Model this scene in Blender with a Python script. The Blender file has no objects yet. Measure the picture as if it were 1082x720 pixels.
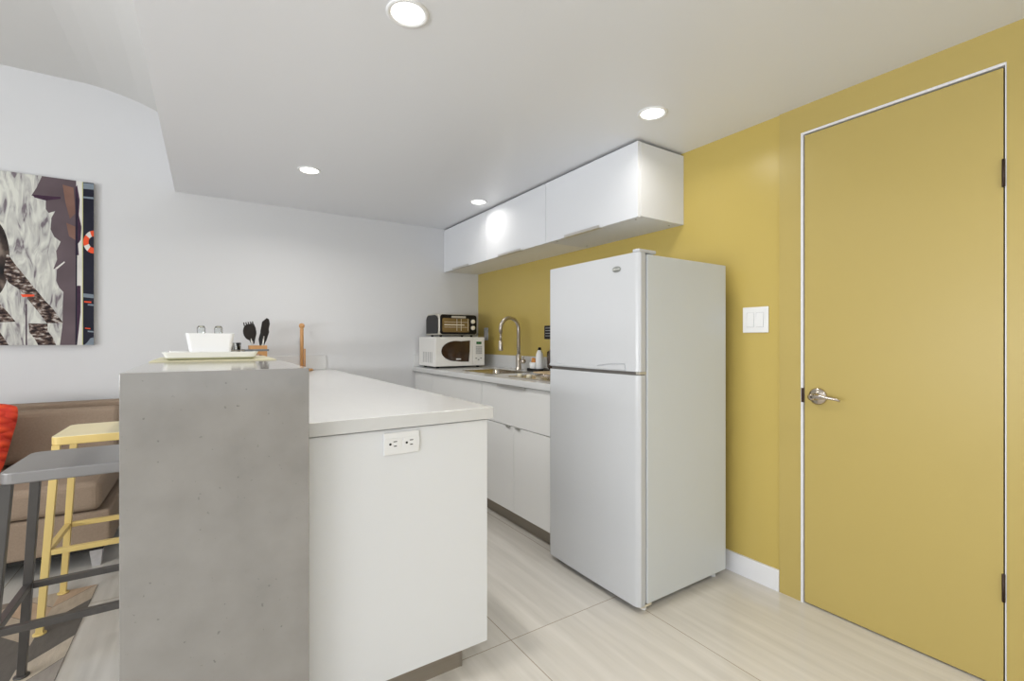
import bpy, bmesh, math, random
from math import sin, cos, pi, radians
from mathutils import Vector, Matrix, Euler
random.seed(4)
S = bpy.context.scene
C = S.collection

# ------------------------------------------------------------------ camera
F_PX = 495.0
YAW = math.atan(321 / F_PX)
EYE = 1.14
cd = bpy.data.cameras.new('camera')
cam = bpy.data.objects.new('camera', cd)
C.objects.link(cam)
cam.location = (0, 0, EYE)
cam.rotation_euler = (pi / 2, 0, -YAW)
cd.sensor_fit = 'HORIZONTAL'
cd.sensor_width = 36
cd.lens = 36 * F_PX / 1082
cd.clip_start = 0.05
S.camera = cam

# ------------------------------------------------------------------ look
S.view_settings.view_transform = 'Standard'
S.view_settings.look = 'None'
S.view_settings.gamma = 1
S.view_settings.use_curve_mapping = False
S.view_settings.exposure = 0.10

w = bpy.data.worlds.new('sky')
S.world = w
w.use_nodes = True
w.node_tree.nodes['Background'].inputs[0].default_value = (0.78, 0.88, 1, 1)
w.node_tree.nodes['Background'].inputs[1].default_value = 1.0

# room extents
XR, YB, XL, YF = 2.18, 3.96, -3.4, -2.8
ZS, ZU, XS = 2.163, 2.77, -0.19
LAMP_W = 6.2
WALL_SIDE_LAMP_W = 1.7
ADDED_LAMP_W = 4.6
FRONT_FILL_W = 10.0
SIDE_W = 4.0
SIDE_UP_W = 86.0
SIDE_FAR_UP_W = 76.0


def area_light(name, loc, rot, sx, sy, power, col):
    l = bpy.data.lights.new(name, 'AREA')
    l.shape = 'RECTANGLE'
    l.size, l.size_y = sx, sy
    l.energy = power
    l.color = col
    o = bpy.data.objects.new(name, l)
    C.objects.link(o)
    o.location = loc
    o.rotation_euler = rot
    return o


# added fill lights in place of daylight, at made-up windows outside the view
area_light('added_front_fill', (-0.6, YF + 0.03, 1.45), (pi / 2, 0, 0), 3.0, 1.7, FRONT_FILL_W, (0.90, 0.95, 1))
area_light('added_side_fill', (XL + 0.03, -1.2, 1.5), (pi / 2, 0, -pi / 2), 2.2, 1.5, SIDE_W, (0.90, 0.95, 1))
area_light('added_side_uplight', (XL + 0.06, -1.2, 1.0), (pi / 2 + radians(50), 0, -pi / 2), 2.0, 0.7, SIDE_UP_W, (0.96, 0.98, 1))  # added uplights, this and the next, tilted to brighten the ceiling
area_light('added_far_side_uplight', (XL + 0.06, 1.0, 1.0), (pi / 2 + radians(50), 0, -pi / 2), 1.8, 0.7, SIDE_FAR_UP_W, (0.96, 0.98, 1))


# ------------------------------------------------------------------ materials
def new_mat(name):
    m = bpy.data.materials.new(name)
    m.use_nodes = True
    nt = m.node_tree
    return m, nt, nt.nodes['Principled BSDF']


def mat(name, col, rough=0.5, metal=0.0, spec=0.5, var=0.0, scale=8.0, bump=0.0, bscale=60.0,
        emit=0.0, trans=0.0, coat=0.0, stretch=None, detail=3.0):
    m, nt, b = new_mat(name)
    b.inputs['Roughness'].default_value = rough
    b.inputs['Metallic'].default_value = metal
    b.inputs['Specular IOR Level'].default_value = spec
    b.inputs['Transmission Weight'].default_value = trans
    b.inputs['Coat Weight'].default_value = coat
    c4 = (*col, 1)
    tc = nt.nodes.new('ShaderNodeTexCoord')
    mp = nt.nodes.new('ShaderNodeMapping')
    nt.links.new(tc.outputs['Object'], mp.inputs[0])
    if stretch:
        mp.inputs['Scale'].default_value = stretch
    n = nt.nodes.new('ShaderNodeTexNoise')
    n.inputs['Scale'].default_value = scale
    n.inputs['Detail'].default_value = detail
    nt.links.new(mp.outputs[0], n.inputs['Vector'])
    mix = nt.nodes.new('ShaderNodeMix')
    mix.data_type = 'RGBA'
    v = max(var, 0.004)
    mix.inputs[6].default_value = (*[max(0, x * (1 - v)) for x in col], 1)
    mix.inputs[7].default_value = (*[min(1, x * (1 + v)) for x in col], 1)
    nt.links.new(n.outputs[0], mix.inputs[0])
    nt.links.new(mix.outputs[2], b.inputs['Base Color'])
    if bump:
        n2 = nt.nodes.new('ShaderNodeTexNoise')
        n2.inputs['Scale'].default_value = bscale
        nt.links.new(mp.outputs[0], n2.inputs['Vector'])
        bp = nt.nodes.new('ShaderNodeBump')
        bp.inputs['Strength'].default_value = bump
        bp.inputs['Distance'].default_value = 0.01
        nt.links.new(n2.outputs[0], bp.inputs['Height'])
        nt.links.new(bp.outputs[0], b.inputs['Normal'])
    if emit:
        b.inputs['Emission Color'].default_value = c4
        b.inputs['Emission Strength'].default_value = emit
    return m


def tile_floor_material():
    m, nt, b = new_mat('cream_floor_tile')
    tc = nt.nodes.new('ShaderNodeTexCoord')
    sep = nt.nodes.new('ShaderNodeSeparateXYZ')
    nt.links.new(tc.outputs['Object'], sep.inputs[0])

    def math_(op, a, bv=None):
        n = nt.nodes.new('ShaderNodeMath')
        n.operation = op
        for i, q in enumerate((a, bv)):
            if q is None:
                continue
            if isinstance(q, (int, float)):
                n.inputs[i].default_value = q
            else:
                nt.links.new(q, n.inputs[i])
        return n.outputs[0]

    def joint(sock, off, period):
        p = math_('DIVIDE', math_('SUBTRACT', sock, off), period)
        fr = math_('FRACT', p)
        d = math_('MINIMUM', fr, math_('SUBTRACT', 1.0, fr))
        return math_('LESS_THAN', math_('MULTIPLY', d, period), 0.0016), math_('FLOOR', p)
    jx, ix = joint(sep.outputs[0], 0.966, 0.585)
    jy, iy = joint(sep.outputs[1], 1.497, 1.2)
    # the last strip of tiles runs to the yellow wall without another joint
    jx = math_('MULTIPLY', jx, math_('LESS_THAN', sep.outputs[0], 1.9))
    g = math_('MAXIMUM', jx, jy)
    # fine streaks running along the joints, shifted from tile to tile
    comb = nt.nodes.new('ShaderNodeCombineXYZ')
    nt.links.new(math_('MULTIPLY', math_('ADD', sep.outputs[0], math_('MULTIPLY', iy, 3.7)), 26.0), comb.inputs[0])
    nt.links.new(math_('MULTIPLY', math_('ADD', sep.outputs[1], math_('MULTIPLY', ix, 5.3)), 1.6), comb.inputs[1])
    n = nt.nodes.new('ShaderNodeTexNoise')
    n.inputs['Scale'].default_value = 1.0
    n.inputs['Detail'].default_value = 5
    nt.links.new(comb.outputs[0], n.inputs['Vector'])
    r = nt.nodes.new('ShaderNodeValToRGB')
    r.color_ramp.elements[0].position = 0.3
    r.color_ramp.elements[0].color = (0.585, 0.555, 0.505, 1)
    r.color_ramp.elements[1].position = 0.7
    r.color_ramp.elements[1].color = (0.695, 0.662, 0.61, 1)
    nt.links.new(n.outputs[0], r.inputs[0])
    mix = nt.nodes.new('ShaderNodeMix')
    mix.data_type = 'RGBA'
    nt.links.new(g, mix.inputs[0])
    nt.links.new(r.outputs[0], mix.inputs[6])
    mix.inputs[7].default_value = (0.33, 0.27, 0.20, 1)
    nt.links.new(mix.outputs[2], b.inputs['Base Color'])
    b.inputs['Roughness'].default_value = 0.13
    b.inputs['Specular IOR Level'].default_value = 0.45
    return m


def speckle_material(name, col, dark, light):
    m, nt, b = new_mat(name)
    tc = nt.nodes.new('ShaderNodeTexCoord')
    n1 = nt.nodes.new('ShaderNodeTexNoise')
    n1.inputs['Scale'].default_value = 9
    n1.inputs['Detail'].default_value = 6
    n2 = nt.nodes.new('ShaderNodeTexNoise')
    n2.inputs['Scale'].default_value = 75
    n2.inputs['Detail'].default_value = 2
    for n in (n1, n2):
        nt.links.new(tc.outputs['Object'], n.inputs['Vector'])
    r1 = nt.nodes.new('ShaderNodeValToRGB')
    r1.color_ramp.elements[0].position = 0.3
    r1.color_ramp.elements[0].color = (*[q * 0.9 for q in col], 1)
    r1.color_ramp.elements[1].position = 0.7
    r1.color_ramp.elements[1].color = (*[q * 1.07 for q in col], 1)
    nt.links.new(n1.outputs[0], r1.inputs[0])
    r2 = nt.nodes.new('ShaderNodeValToRGB')
    r2.color_ramp.elements[0].position = 0.26
    r2.color_ramp.elements[0].color = (1, 1, 1, 1)
    r2.color_ramp.elements[1].position = 0.31
    r2.color_ramp.elements[1].color = (0, 0, 0, 1)
    nt.links.new(n2.outputs[0], r2.inputs[0])
    mix = nt.nodes.new('ShaderNodeMix')
    mix.data_type = 'RGBA'
    nt.links.new(r2.outputs[0], mix.inputs[0])
    nt.links.new(r1.outputs[0], mix.inputs[6])
    mix.inputs[7].default_value = (*dark, 1)
    nt.links.new(mix.outputs[2], b.inputs['Base Color'])
    b.inputs['Roughness'].default_value = 0.10
    return m


def paper_material():
    """crumpled pale paper of the print"""
    m, nt, b = new_mat('print_crumpled_paper')
    tc = nt.nodes.new('ShaderNodeTexCoord')
    mp = nt.nodes.new('ShaderNodeMapping')
    mp.inputs['Scale'].default_value = (26, 1, 6)
    nt.links.new(tc.outputs['Object'], mp.inputs[0])
    n = nt.nodes.new('ShaderNodeTexNoise')
    n.inputs['Scale'].default_value = 1
    n.inputs['Detail'].default_value = 3
    n.inputs['Distortion'].default_value = 1.4
    nt.links.new(mp.outputs[0], n.inputs['Vector'])
    r = nt.nodes.new('ShaderNodeValToRGB')
    els = r.color_ramp.elements
    els[0].position = 0.33
    els[0].color = (0.17, 0.14, 0.16, 1)
    els[1].position = 0.62
    els[1].color = (0.66, 0.66, 0.60, 1)
    e = els.new(0.43)
    e.color = (0.44, 0.43, 0.41, 1)
    nt.links.new(n.outputs[0], r.inputs[0])
    nt.links.new(r.outputs[0], b.inputs['Base Color'])
    b.inputs['Roughness'].default_value = 0.45
    b.inputs['Specular IOR Level'].default_value = 0.15
    return m


def blotch_material(name, a, bb, c, sc=(30, 1, 60)):
    m, nt, b = new_mat(name)
    tc = nt.nodes.new('ShaderNodeTexCoord')
    mp = nt.nodes.new('ShaderNodeMapping')
    mp.inputs['Scale'].default_value = sc
    nt.links.new(tc.outputs['Object'], mp.inputs[0])
    n = nt.nodes.new('ShaderNodeTexNoise')
    n.inputs['Scale'].default_value = 1
    n.inputs['Detail'].default_value = 4
    nt.links.new(mp.outputs[0], n.inputs['Vector'])
    r = nt.nodes.new('ShaderNodeValToRGB')
    els = r.color_ramp.elements
    els[0].position = 0.42
    els[0].color = (*a, 1)
    els[1].position = 0.64
    els[1].color = (*c, 1)
    e = els.new(0.54)
    e.color = (*bb, 1)
    nt.links.new(n.outputs[0], r.inputs[0])
    nt.links.new(r.outputs[0], b.inputs['Base Color'])
    b.inputs['Roughness'].default_value = 0.45
    b.inputs['Specular IOR Level'].default_value = 0.15
    return m


def knot_material():
    """ruched orange-red cushion cover"""
    m, nt, b = new_mat('ruched_orange_cloth')
    tc = nt.nodes.new('ShaderNodeTexCoord')
    mp = nt.nodes.new('ShaderNodeMapping')
    mp.inputs['Rotation'].default_value = (0, 0.75, 0)
    mp.inputs['Scale'].default_value = (18, 8, 34)
    nt.links.new(tc.outputs['Object'], mp.inputs[0])
    v = nt.nodes.new('ShaderNodeTexVoronoi')
    v.inputs['Scale'].default_value = 1
    nt.links.new(mp.outputs[0], v.inputs['Vector'])
    r = nt.nodes.new('ShaderNodeValToRGB')
    r.color_ramp.elements[0].position = 0.25
    r.color_ramp.elements[0].color = (0.90, 0.085, 0.022, 1)
    r.color_ramp.elements[1].position = 0.75
    r.color_ramp.elements[1].color = (0.60, 0.03, 0.01, 1)  # darker red in the creases, their shade put into the colour
    nt.links.new(v.outputs['Distance'], r.inputs[0])
    nt.links.new(r.outputs[0], b.inputs['Base Color'])
    bp = nt.nodes.new('ShaderNodeBump')
    bp.invert = True
    bp.inputs['Strength'].default_value = 1.0
    bp.inputs['Distance'].default_value = 0.02
    nt.links.new(v.outputs['Distance'], bp.inputs['Height'])
    nt.links.new(bp.outputs[0], b.inputs['Normal'])
    b.inputs['Roughness'].default_value = 0.7
    return m


M = {}
M['wall'] = mat('white_wall_paint', (0.65, 0.65, 0.655), 0.55, var=0.012, scale=1.5, bump=0.02, bscale=140)
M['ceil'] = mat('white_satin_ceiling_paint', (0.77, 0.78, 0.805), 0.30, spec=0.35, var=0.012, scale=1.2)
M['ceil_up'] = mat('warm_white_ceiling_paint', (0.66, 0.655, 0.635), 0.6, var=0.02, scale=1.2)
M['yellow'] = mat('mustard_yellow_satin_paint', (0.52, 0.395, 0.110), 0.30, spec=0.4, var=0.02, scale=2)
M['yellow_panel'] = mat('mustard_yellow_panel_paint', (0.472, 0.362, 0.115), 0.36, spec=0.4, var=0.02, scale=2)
M['trim'] = mat('white_trim_paint', (0.76, 0.76, 0.78), 0.35, var=0.01)
M['tile'] = tile_floor_material()
M['slab'] = speckle_material('grey_speckled_stone', (0.295, 0.28, 0.262), (0.19, 0.18, 0.172), (0.5, 0.5, 0.5))
M['quartz'] = mat('white_quartz', (0.655, 0.655, 0.65), 0.16, var=0.02, scale=25)
M['lam'] = mat('white_gloss_laminate', (0.74, 0.75, 0.765), 0.22, var=0.006, scale=3)
M['lam_k'] = mat('white_laminate_front', (0.87, 0.87, 0.86), 0.26, var=0.008, scale=3)
M['lam_w'] = mat('white_satin_wall_cabinet_laminate', (0.75, 0.76, 0.78), 0.6, spec=.3, var=.006, scale=3)
M['under'] = mat('white_melamine_underside', (0.84,0.83,0.80), 0.5, var=0.01)
M['kick'] = mat('brushed_plinth', (0.34, 0.30, 0.25), 0.4, metal=0.5, var=0.12, scale=4, stretch=(1, 1, 30))
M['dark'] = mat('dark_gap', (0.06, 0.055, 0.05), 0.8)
M['fridge'] = mat('white_enamel', (0.55, 0.56, 0.575), 0.24, var=0.006, bump=0.03, bscale=300)
M['fridge_side'] = mat('white_textured_enamel', (0.62, 0.65, 0.67), 0.42, var=0.01, bump=0.05, bscale=300)
M['gasket'] = mat('grey_gasket', (0.42, 0.43, 0.46), 0.6)
M['badge'] = mat('grey_badge', (0.30, 0.31, 0.29), 0.35, metal=0.5)
M['badge_l'] = mat('pale_badge_mark', (0.62, 0.63, 0.60), 0.4)
M['steel'] = mat('brushed_steel', (0.52, 0.48, 0.43), 0.28, metal=1.0, var=0.05, scale=40)
M['sink'] = mat('sink_steel', (0.62, 0.58, 0.51), 0.24, metal=1.0, var=0.06, scale=20)
M['nickel'] = mat('satin_nickel', (0.56, 0.50, 0.44), 0.2, metal=1.0, var=0.03)
M['alu'] = mat('aluminium_pull', (0.62, 0.61, 0.58), 0.35, metal=0.8)
M['bronze'] = mat('dark_bronze', (0.05, 0.03, 0.022), 0.45, metal=0.6)
M['black'] = mat('black_plastic', (0.008, 0.007, 0.007), 0.3, spec=0.25)
M['blackm'] = mat('matt_black_nylon', (0.012, 0.008, 0.007), 0.5)
M['glass_dk'] = mat('smoked_oven_glass', (0.045, 0.024, 0.012), 0.08, spec=0.7, var=0.5, scale=12)
M['glass'] = mat('clear_glass', (0.93, 0.95, 0.95), 0.02, trans=1.0)
M['mw'] = mat('white_microwave_shell', (0.78, 0.765, 0.73), 0.3)
M['cream'] = mat('cream_plastic', (0.72, 0.66, 0.52), 0.4)
M['silver'] = mat('silver_plastic', (0.56, 0.53, 0.46), 0.35, metal=0.35)
M['lcd'] = mat('green_display', (0.02, 0.09, 0.03), 0.2, emit=0.35)
M['grey_btn'] = mat('grey_keypad', (0.42, 0.42, 0.41), 0.5)
M['porcelain'] = mat('white_porcelain', (0.82, 0.82, 0.82), 0.12)
M['mat_y'] = mat('pale_yellow_green_placemat', (0.62, 0.58, 0.40), 0.5, var=0.1, scale=60)
M['plate_y'] = mat('pale_celadon_glaze', (0.66, 0.66, 0.50), 0.2)
M['napkin'] = mat('blue_grey_handles', (0.16, 0.18, 0.21), 0.4)
M['wood'] = mat('honey_beech_wood', (0.52, 0.27, 0.10), 0.45, var=0.25, scale=18, stretch=(1, 1, 0.15))
M['orange'] = mat('orange_sponge', (0.62, 0.26, 0.06), 0.9, bump=0.3)
M['white_pl'] = mat('white_plastic', (0.80, 0.80, 0.80), 0.35)
M['slot'] = mat('outlet_slot_black', (0.02, 0.02, 0.02), 0.6)
M['sofa'] = mat('taupe_woven_fabric', (0.33, 0.25, 0.185), 0.95, spec=0.2, var=0.16, scale=120, bump=0.25, bscale=500)
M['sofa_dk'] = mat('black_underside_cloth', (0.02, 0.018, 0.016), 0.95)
M['leg_s'] = mat('pale_brushed_metal_leg', (0.60, 0.58, 0.58), 0.35, metal=0.4, var=0.15, scale=60)
M['knot'] = knot_material()
M['gun'] = mat('gunmetal_paint', (0.095, 0.088, 0.082), 0.36, metal=0.35, var=0.12, scale=30)
M['gun_top'] = mat('worn_grey_metal_seat', (0.28, 0.27, 0.265), 0.30, metal=0.45, var=0.14, scale=6)
M['ystool'] = mat('pale_yellow_metal_paint', (0.74, 0.55, 0.20), 0.4, var=0.06)
M['yseat'] = mat('cream_yellow_seat', (0.80, 0.70, 0.44), 0.4, var=0.05)
M['lens'] = mat('lit_lamp_lens', (1.0, 0.98, 0.94), 0.5, emit=5.0)
M['ring'] = mat('white_lamp_trim', (0.80, 0.80, 0.80), 0.4)
M['outdoor'] = mat('added_window_frame_white', (0.8, 0.8, 0.8), 0.4)
M['wood_board'] = mat('pale_bread_board', (0.55, 0.42, 0.26), 0.5, var=0.15, scale=20)


# ------------------------------------------------------------------ mesh helpers
def box(bm, x0, x1, y0, y1, z0, z1, mi=0, rot=None, piv=None):
    vs = [bm.verts.new((x, y, z)) for z in (z0, z1) for y in (y0, y1) for x in (x0, x1)]
    fs = []
    for q in ((0, 2, 3, 1), (4, 5, 7, 6), (0, 1, 5, 4), (2, 6, 7, 3), (0, 4, 6, 2), (1, 3, 7, 5)):
        f = bm.faces.new([vs[i] for i in q])
        f.material_index = mi
        fs.append(f)
    if rot is not None:
        bmesh.ops.rotate(bm, verts=vs, cent=piv or (0, 0, 0), matrix=Euler(rot).to_matrix())
    return vs


def prism(bm, pts, axis, a0, a1, mi=0):
    """polygon pts extruded along an axis: 'x' pts are (y,z), 'y' pts are (x,z), 'z' pts are (x,y)"""
    def mk(p, a):
        return {'x': (a, p[0], p[1]), 'y': (p[0], a, p[1]), 'z': (p[0], p[1], a)}[axis]
    A = [bm.verts.new(mk(p, a0)) for p in pts]
    B = [bm.verts.new(mk(p, a1)) for p in pts]
    fs = [bm.faces.new(A), bm.faces.new(list(reversed(B)))]
    n = len(pts)
    for i in range(n):
        fs.append(bm.faces.new((A[i], B[i], B[(i + 1) % n], A[(i + 1) % n])))
    for f in fs:
        f.material_index = mi
    bmesh.ops.recalc_face_normals(bm, faces=fs)
    return A + B


def lathe(bm, prof, cx=0, cy=0, n=28, mi=0, axis='z', c3=None):
    """profile of (r, h); axis z by default"""
    c3 = c3 or (cx, cy, 0)
    rings = []
    for r, h in prof:
        ring = []
        for i in range(n):
            a = 2 * pi * i / n
            p, q = r * cos(a), r * sin(a)
            v = {'z': (p, q, h), 'x': (h, p, q), 'y': (p, h, q)}[axis]
            ring.append(bm.verts.new((c3[0] + v[0], c3[1] + v[1], c3[2] + v[2])))
        rings.append(ring)
    fs = []
    for a, b in zip(rings, rings[1:]):
        for i in range(n):
            fs.append(bm.faces.new((a[i], a[(i + 1) % n], b[(i + 1) % n], b[i])))
    for e in (rings[0], rings[-1]):
        fs.append(bm.faces.new(e))
    for f in fs:
        f.material_index = mi
        f.smooth = True
    bmesh.ops.recalc_face_normals(bm, faces=fs)


def tube(bm, pts, r, n=10, mi=0, square=False):
    pts = [Vector(p) for p in pts]
    rs = r if isinstance(r, (list, tuple)) else [r] * len(pts)
    if square:
        n = 4
    up = Vector((0, 0, 1))
    rings = []
    prev = None
    for i, p in enumerate(pts):
        if i == 0:
            d = pts[1] - p
        elif i == len(pts) - 1:
            d = p - pts[i - 1]
        else:
            d = (pts[i + 1] - p).normalized() + (p - pts[i - 1]).normalized()
        d.normalize()
        if prev is None:
            u = d.cross(Vector((0, 1, 0)) if abs(d.z) > 0.7 else up)
        else:
            u = prev - d * prev.dot(d)
        u.normalize()
        prev = u
        v = d.cross(u)
        ring = []
        for k in range(n):
            a = 2 * pi * k / n + (pi / 4 if square else 0)
            rr = rs[i] * (math.sqrt(2) if square else 1)
            ring.append(bm.verts.new(p + u * cos(a) * rr + v * sin(a) * rr))
        rings.append(ring)
    fs = []
    for a, b in zip(rings, rings[1:]):
        for k in range(n):
            f = bm.faces.new((a[k], a[(k + 1) % n], b[(k + 1) % n], b[k]))
            f.smooth = not square
            fs.append(f)
    fs.append(bm.faces.new(rings[0]))
    fs.append(bm.faces.new(rings[-1]))
    for f in fs:
        f.material_index = mi
    bmesh.ops.recalc_face_normals(bm, faces=fs)


def rrect(x0, x1, y0, y1, r, n=5):
    pts = []
    for cx, cy, a0 in ((x1 - r, y1 - r, 0), (x0 + r, y1 - r, pi / 2), (x0 + r, y0 + r, pi), (x1 - r, y0 + r, 1.5 * pi)):
        for i in range(n + 1):
            a = a0 + pi / 2 * i / n
            pts.append((cx + r * cos(a), cy + r * sin(a)))
    return pts


def B():
    return bmesh.new()


def obj(name, bm, m, parent=None, bevel=0.0, seg=2, kind=None, subsurf=0):
    me = bpy.data.meshes.new(name)
    bm.to_mesh(me)
    bm.free()
    for q in (m if isinstance(m, (list, tuple)) else [m]):
        me.materials.append(q)
    o = bpy.data.objects.new(name, me)
    C.objects.link(o)
    if parent:
        o.parent = parent
    if bevel:
        b = o.modifiers.new('bevel', 'BEVEL')
        b.width = bevel
        b.segments = seg
        b.limit_method = 'ANGLE'
        b.harden_normals = False
    if subsurf:
        s = o.modifiers.new('sub', 'SUBSURF')
        s.levels = s.render_levels = subsurf
        for p in me.polygons:
            p.use_smooth = True
    if kind:
        o['kind'] = kind
    return o


def tag(o, label, cat, group=None):
    o['label'] = label
    o['category'] = cat
    if group:
        o['group'] = group
    return o


def thing(name, loc, label, cat, group=None, rz=0):
    o = bpy.data.objects.new(name, None)
    o.empty_display_size = 0.05
    C.objects.link(o)
    o.location = loc
    o.rotation_euler = (0, 0, rz)
    return tag(o, label, cat, group)


def struct(name, bm, m, parent=None, bevel=0):
    return obj(name, bm, m, parent, bevel, kind='structure')


def copy_tree(o, parent=None):
    c = o.copy()
    C.objects.link(c)
    if parent:
        c.parent = parent
    for ch in list(o.children):
        copy_tree(ch, c)
    return c


# ------------------------------------------------------------------ the room
bm = B(); box(bm, XL, XR + .15, YF, YB + .1, -.1, 0); struct('floor', bm, M['tile'])
bm = B(); box(bm, XL - .1, XR + .15, YB, YB + .12, 0, ZU + .1); struct('wall_back', bm, M['wall'])

# yellow wall with the doorway: leaf y .412-1.012, height 2.03
DY0, DY1, DZ = 0.405, 1.017, 2.035
bm = B()
box(bm, XR, XR + .15, 1.122, YB, 0, ZS + .1)
struct('wall_right', bm, M['yellow'])
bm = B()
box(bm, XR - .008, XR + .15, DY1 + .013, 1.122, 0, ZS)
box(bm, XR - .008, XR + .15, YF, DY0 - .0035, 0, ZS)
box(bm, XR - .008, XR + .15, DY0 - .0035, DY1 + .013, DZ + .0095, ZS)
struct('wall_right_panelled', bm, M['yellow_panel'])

# dropped ceiling over the kitchen
bm = B(); box(bm, XS, XR + .15, YF, YB, ZS, ZS + .08)
box(bm, XS, XS + .08, YF, YB, ZS + .08, 2.68)
struct('ceiling', bm, M['ceil'])
# higher ceiling over the sitting side, curving down to the dropped part
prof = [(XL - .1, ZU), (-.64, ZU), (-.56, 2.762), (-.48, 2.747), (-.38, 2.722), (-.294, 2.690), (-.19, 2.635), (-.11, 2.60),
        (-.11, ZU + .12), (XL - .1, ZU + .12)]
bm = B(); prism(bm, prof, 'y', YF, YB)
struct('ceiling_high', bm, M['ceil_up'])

# walls behind and left of the camera, with unseen windows invented to supply daylight
WX0, WX1, WZ0, WZ1 = -2.2, 1.0, .55, 2.05
bm = B()
box(bm, XL - .1, WX0, YF - .12, YF, 0, ZU + .1)
box(bm, WX1, XR + .15, YF - .12, YF, 0, ZU + .1)
box(bm, WX0, WX1, YF - .12, YF, 0, WZ0)
box(bm, WX0, WX1, YF - .12, YF, WZ1, ZU + .1)
struct('wall_front', bm, M['wall'])
bm = B()
box(bm, XL - .12, XL, YF, -2.4, 0, ZU + .1)
box(bm, XL - .12, XL, -.2, .1, 0, ZU + .1)
box(bm, XL - .12, XL, 1.9, YB, 0, ZU + .1)
for a, b in ((-2.4, -.2), (.1, 1.9)):
    box(bm, XL - .12, XL, a, b, 0, .7)
    box(bm, XL - .12, XL, a, b, 2.3, ZU + .1)
struct('wall_left', bm, M['wall'])
for nm, rect, ax in (('added_window_1', (WX0, WX1, WZ0, WZ1), 'y'), ('added_window_2', (-2.4, -.2, .7, 2.3), 'x'), ('added_window_3', (.1, 1.9, .7, 2.3), 'x')):
    a0, a1, z0, z1 = rect
    bm = B()
    md = (a0 + a1) / 2
    for q in ((a0, a1, z0, z0 + .05), (a0, a1, z1 - .05, z1), (a0, a0 + .05, z0 + .05, z1 - .05), (a1 - .05, a1, z0 + .05, z1 - .05),
              (md - .025, md + .025, z0 + .05, z1 - .05)):
        if ax == 'y':
            box(bm, q[0], q[1], YF - .09, YF - .04, q[2], q[3])
        else:
            box(bm, XL - .09, XL - .04, q[0], q[1], q[2], q[3])
    struct(nm, bm, M['outdoor'])

# baseboards
bm = B(); box(bm, XR - .014, XR, 1.1225, 1.97, 0, .097); struct('baseboard_right', bm, M['trim'], bevel=.002)

# flush yellow door in its thin white frame
bm = B(); box(bm, XR - .006, XR + .034, DY0 + .0045, DY1 - .001, .006, DZ - .005)
door = struct('door_1', bm, M['yellow_panel'], bevel=.001)
bm = B()
box(bm, XR - .011, XR + .10, DY1 + .003, DY1 + .0125, 0, DZ + .009)
box(bm, XR - .011, XR + .10, DY0, DY1 + .003, DZ, DZ + .009)
box(bm, XR - .009, XR + .10, DY0 - .003, DY0, 0, DZ + .009)
struct('door_frame', bm, M['trim'], door)
bm = B(); box(bm, XR + .04, XR + .06, DY0, DY1, 0, DZ); struct('gap_backing', bm, M['dark'], door)  # dark sheet behind the leaf, coloured for the shade in its gaps
for z in (1.685, .335):
    bm = B()
    lathe(bm, [(.0045, z - .045), (.0045, z + .045)], XR - .012, DY0 + .003, 12)
    box(bm, XR - .010, XR - .006, DY0 - .001, DY0 + .007, z - .044, z + .044)
    hg = struct('hinge', bm, M['bronze'], door)
    hg['label'] = 'dark bronze hinge'
bm = B()
HY, HZ = .962, .903
hx = XR - .006
lathe(bm, [(.036, 0), (.036, -.004), (.031, -.010), (.020, -.014), (.0125, -.018), (.0115, -.046), (.014, -.050), (.014, -.062), (.006, -.066)], n=32,
      axis='x', c3=(hx, HY, HZ))
tube(bm, [(hx - .056, HY, HZ), (hx - .058, HY - .022, HZ + .003), (hx - .060, HY - .05, HZ + .004), (hx - .056, HY - .078, HZ + .001),
          (hx - .050, HY - .103, HZ - .006)], [.011, .010, .0082, .0068, .0055], 12)
hd = struct('door_handle', bm, M['nickel'], door)
hd['label'] = 'satin nickel lever handle on a round rosette'
bm = B(); box(bm, XR - .0125, XR - .010, DY1 - .001, DY1 + .010, .872, .934); struct('strike_plate', bm, M['bronze'], door)

# ------------------------------------------------------------------ recessed lamps
def downlight(x, y, z, label, power, group='recessed ceiling lamps'):
    t = thing('recessed_ceiling_lamp', (x, y, z), label, 'ceiling lamp', group)
    bm = B()
    n = 40
    prof = [(.066, 0), (.0655, -.004), (.060, -.006), (.053, -.004), (.050, -.001)]
    rings = [[bm.verts.new((r * cos(2 * pi * i / n), r * sin(2 * pi * i / n), h)) for i in range(n)] for r, h in prof]
    for a, b in zip(rings, rings[1:]):
        for i in range(n):
            bm.faces.new((a[i], b[i], b[(i + 1) % n], a[(i + 1) % n])).smooth = True
    obj('trim_ring', bm, M['ring'], t)
    bm = B(); lathe(bm, [(.050, -.0005), (.050, -.0020)], n=32)
    obj('lens', bm, M['lens'], t)
    l = bpy.data.lights.new('lamp_light', 'AREA')
    l.shape = 'DISK'
    l.size = .10
    l.spread = radians(155)
    l.energy = power
    l.color = (1, .965, .91)
    o = bpy.data.objects.new('lamp_light', l)
    C.objects.link(o)
    o.parent = t
    o.location = (0, 0, -.008)
    return t


downlight(.523, 1.405, ZS, 'largest round recessed ceiling lamp, nearest, at the top centre of the photo', LAMP_W)
downlight(1.677, 1.425, ZS, 'round recessed ceiling lamp near the yellow wall, in front of the wall cabinets', WALL_SIDE_LAMP_W)
downlight(.510, 3.022, ZS, 'round recessed ceiling lamp over the far end of the peninsula', LAMP_W)
downlight(1.675, 3.035, ZS, 'small round recessed ceiling lamp close to the long front of the wall cabinets', WALL_SIDE_LAMP_W * .6)
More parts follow.
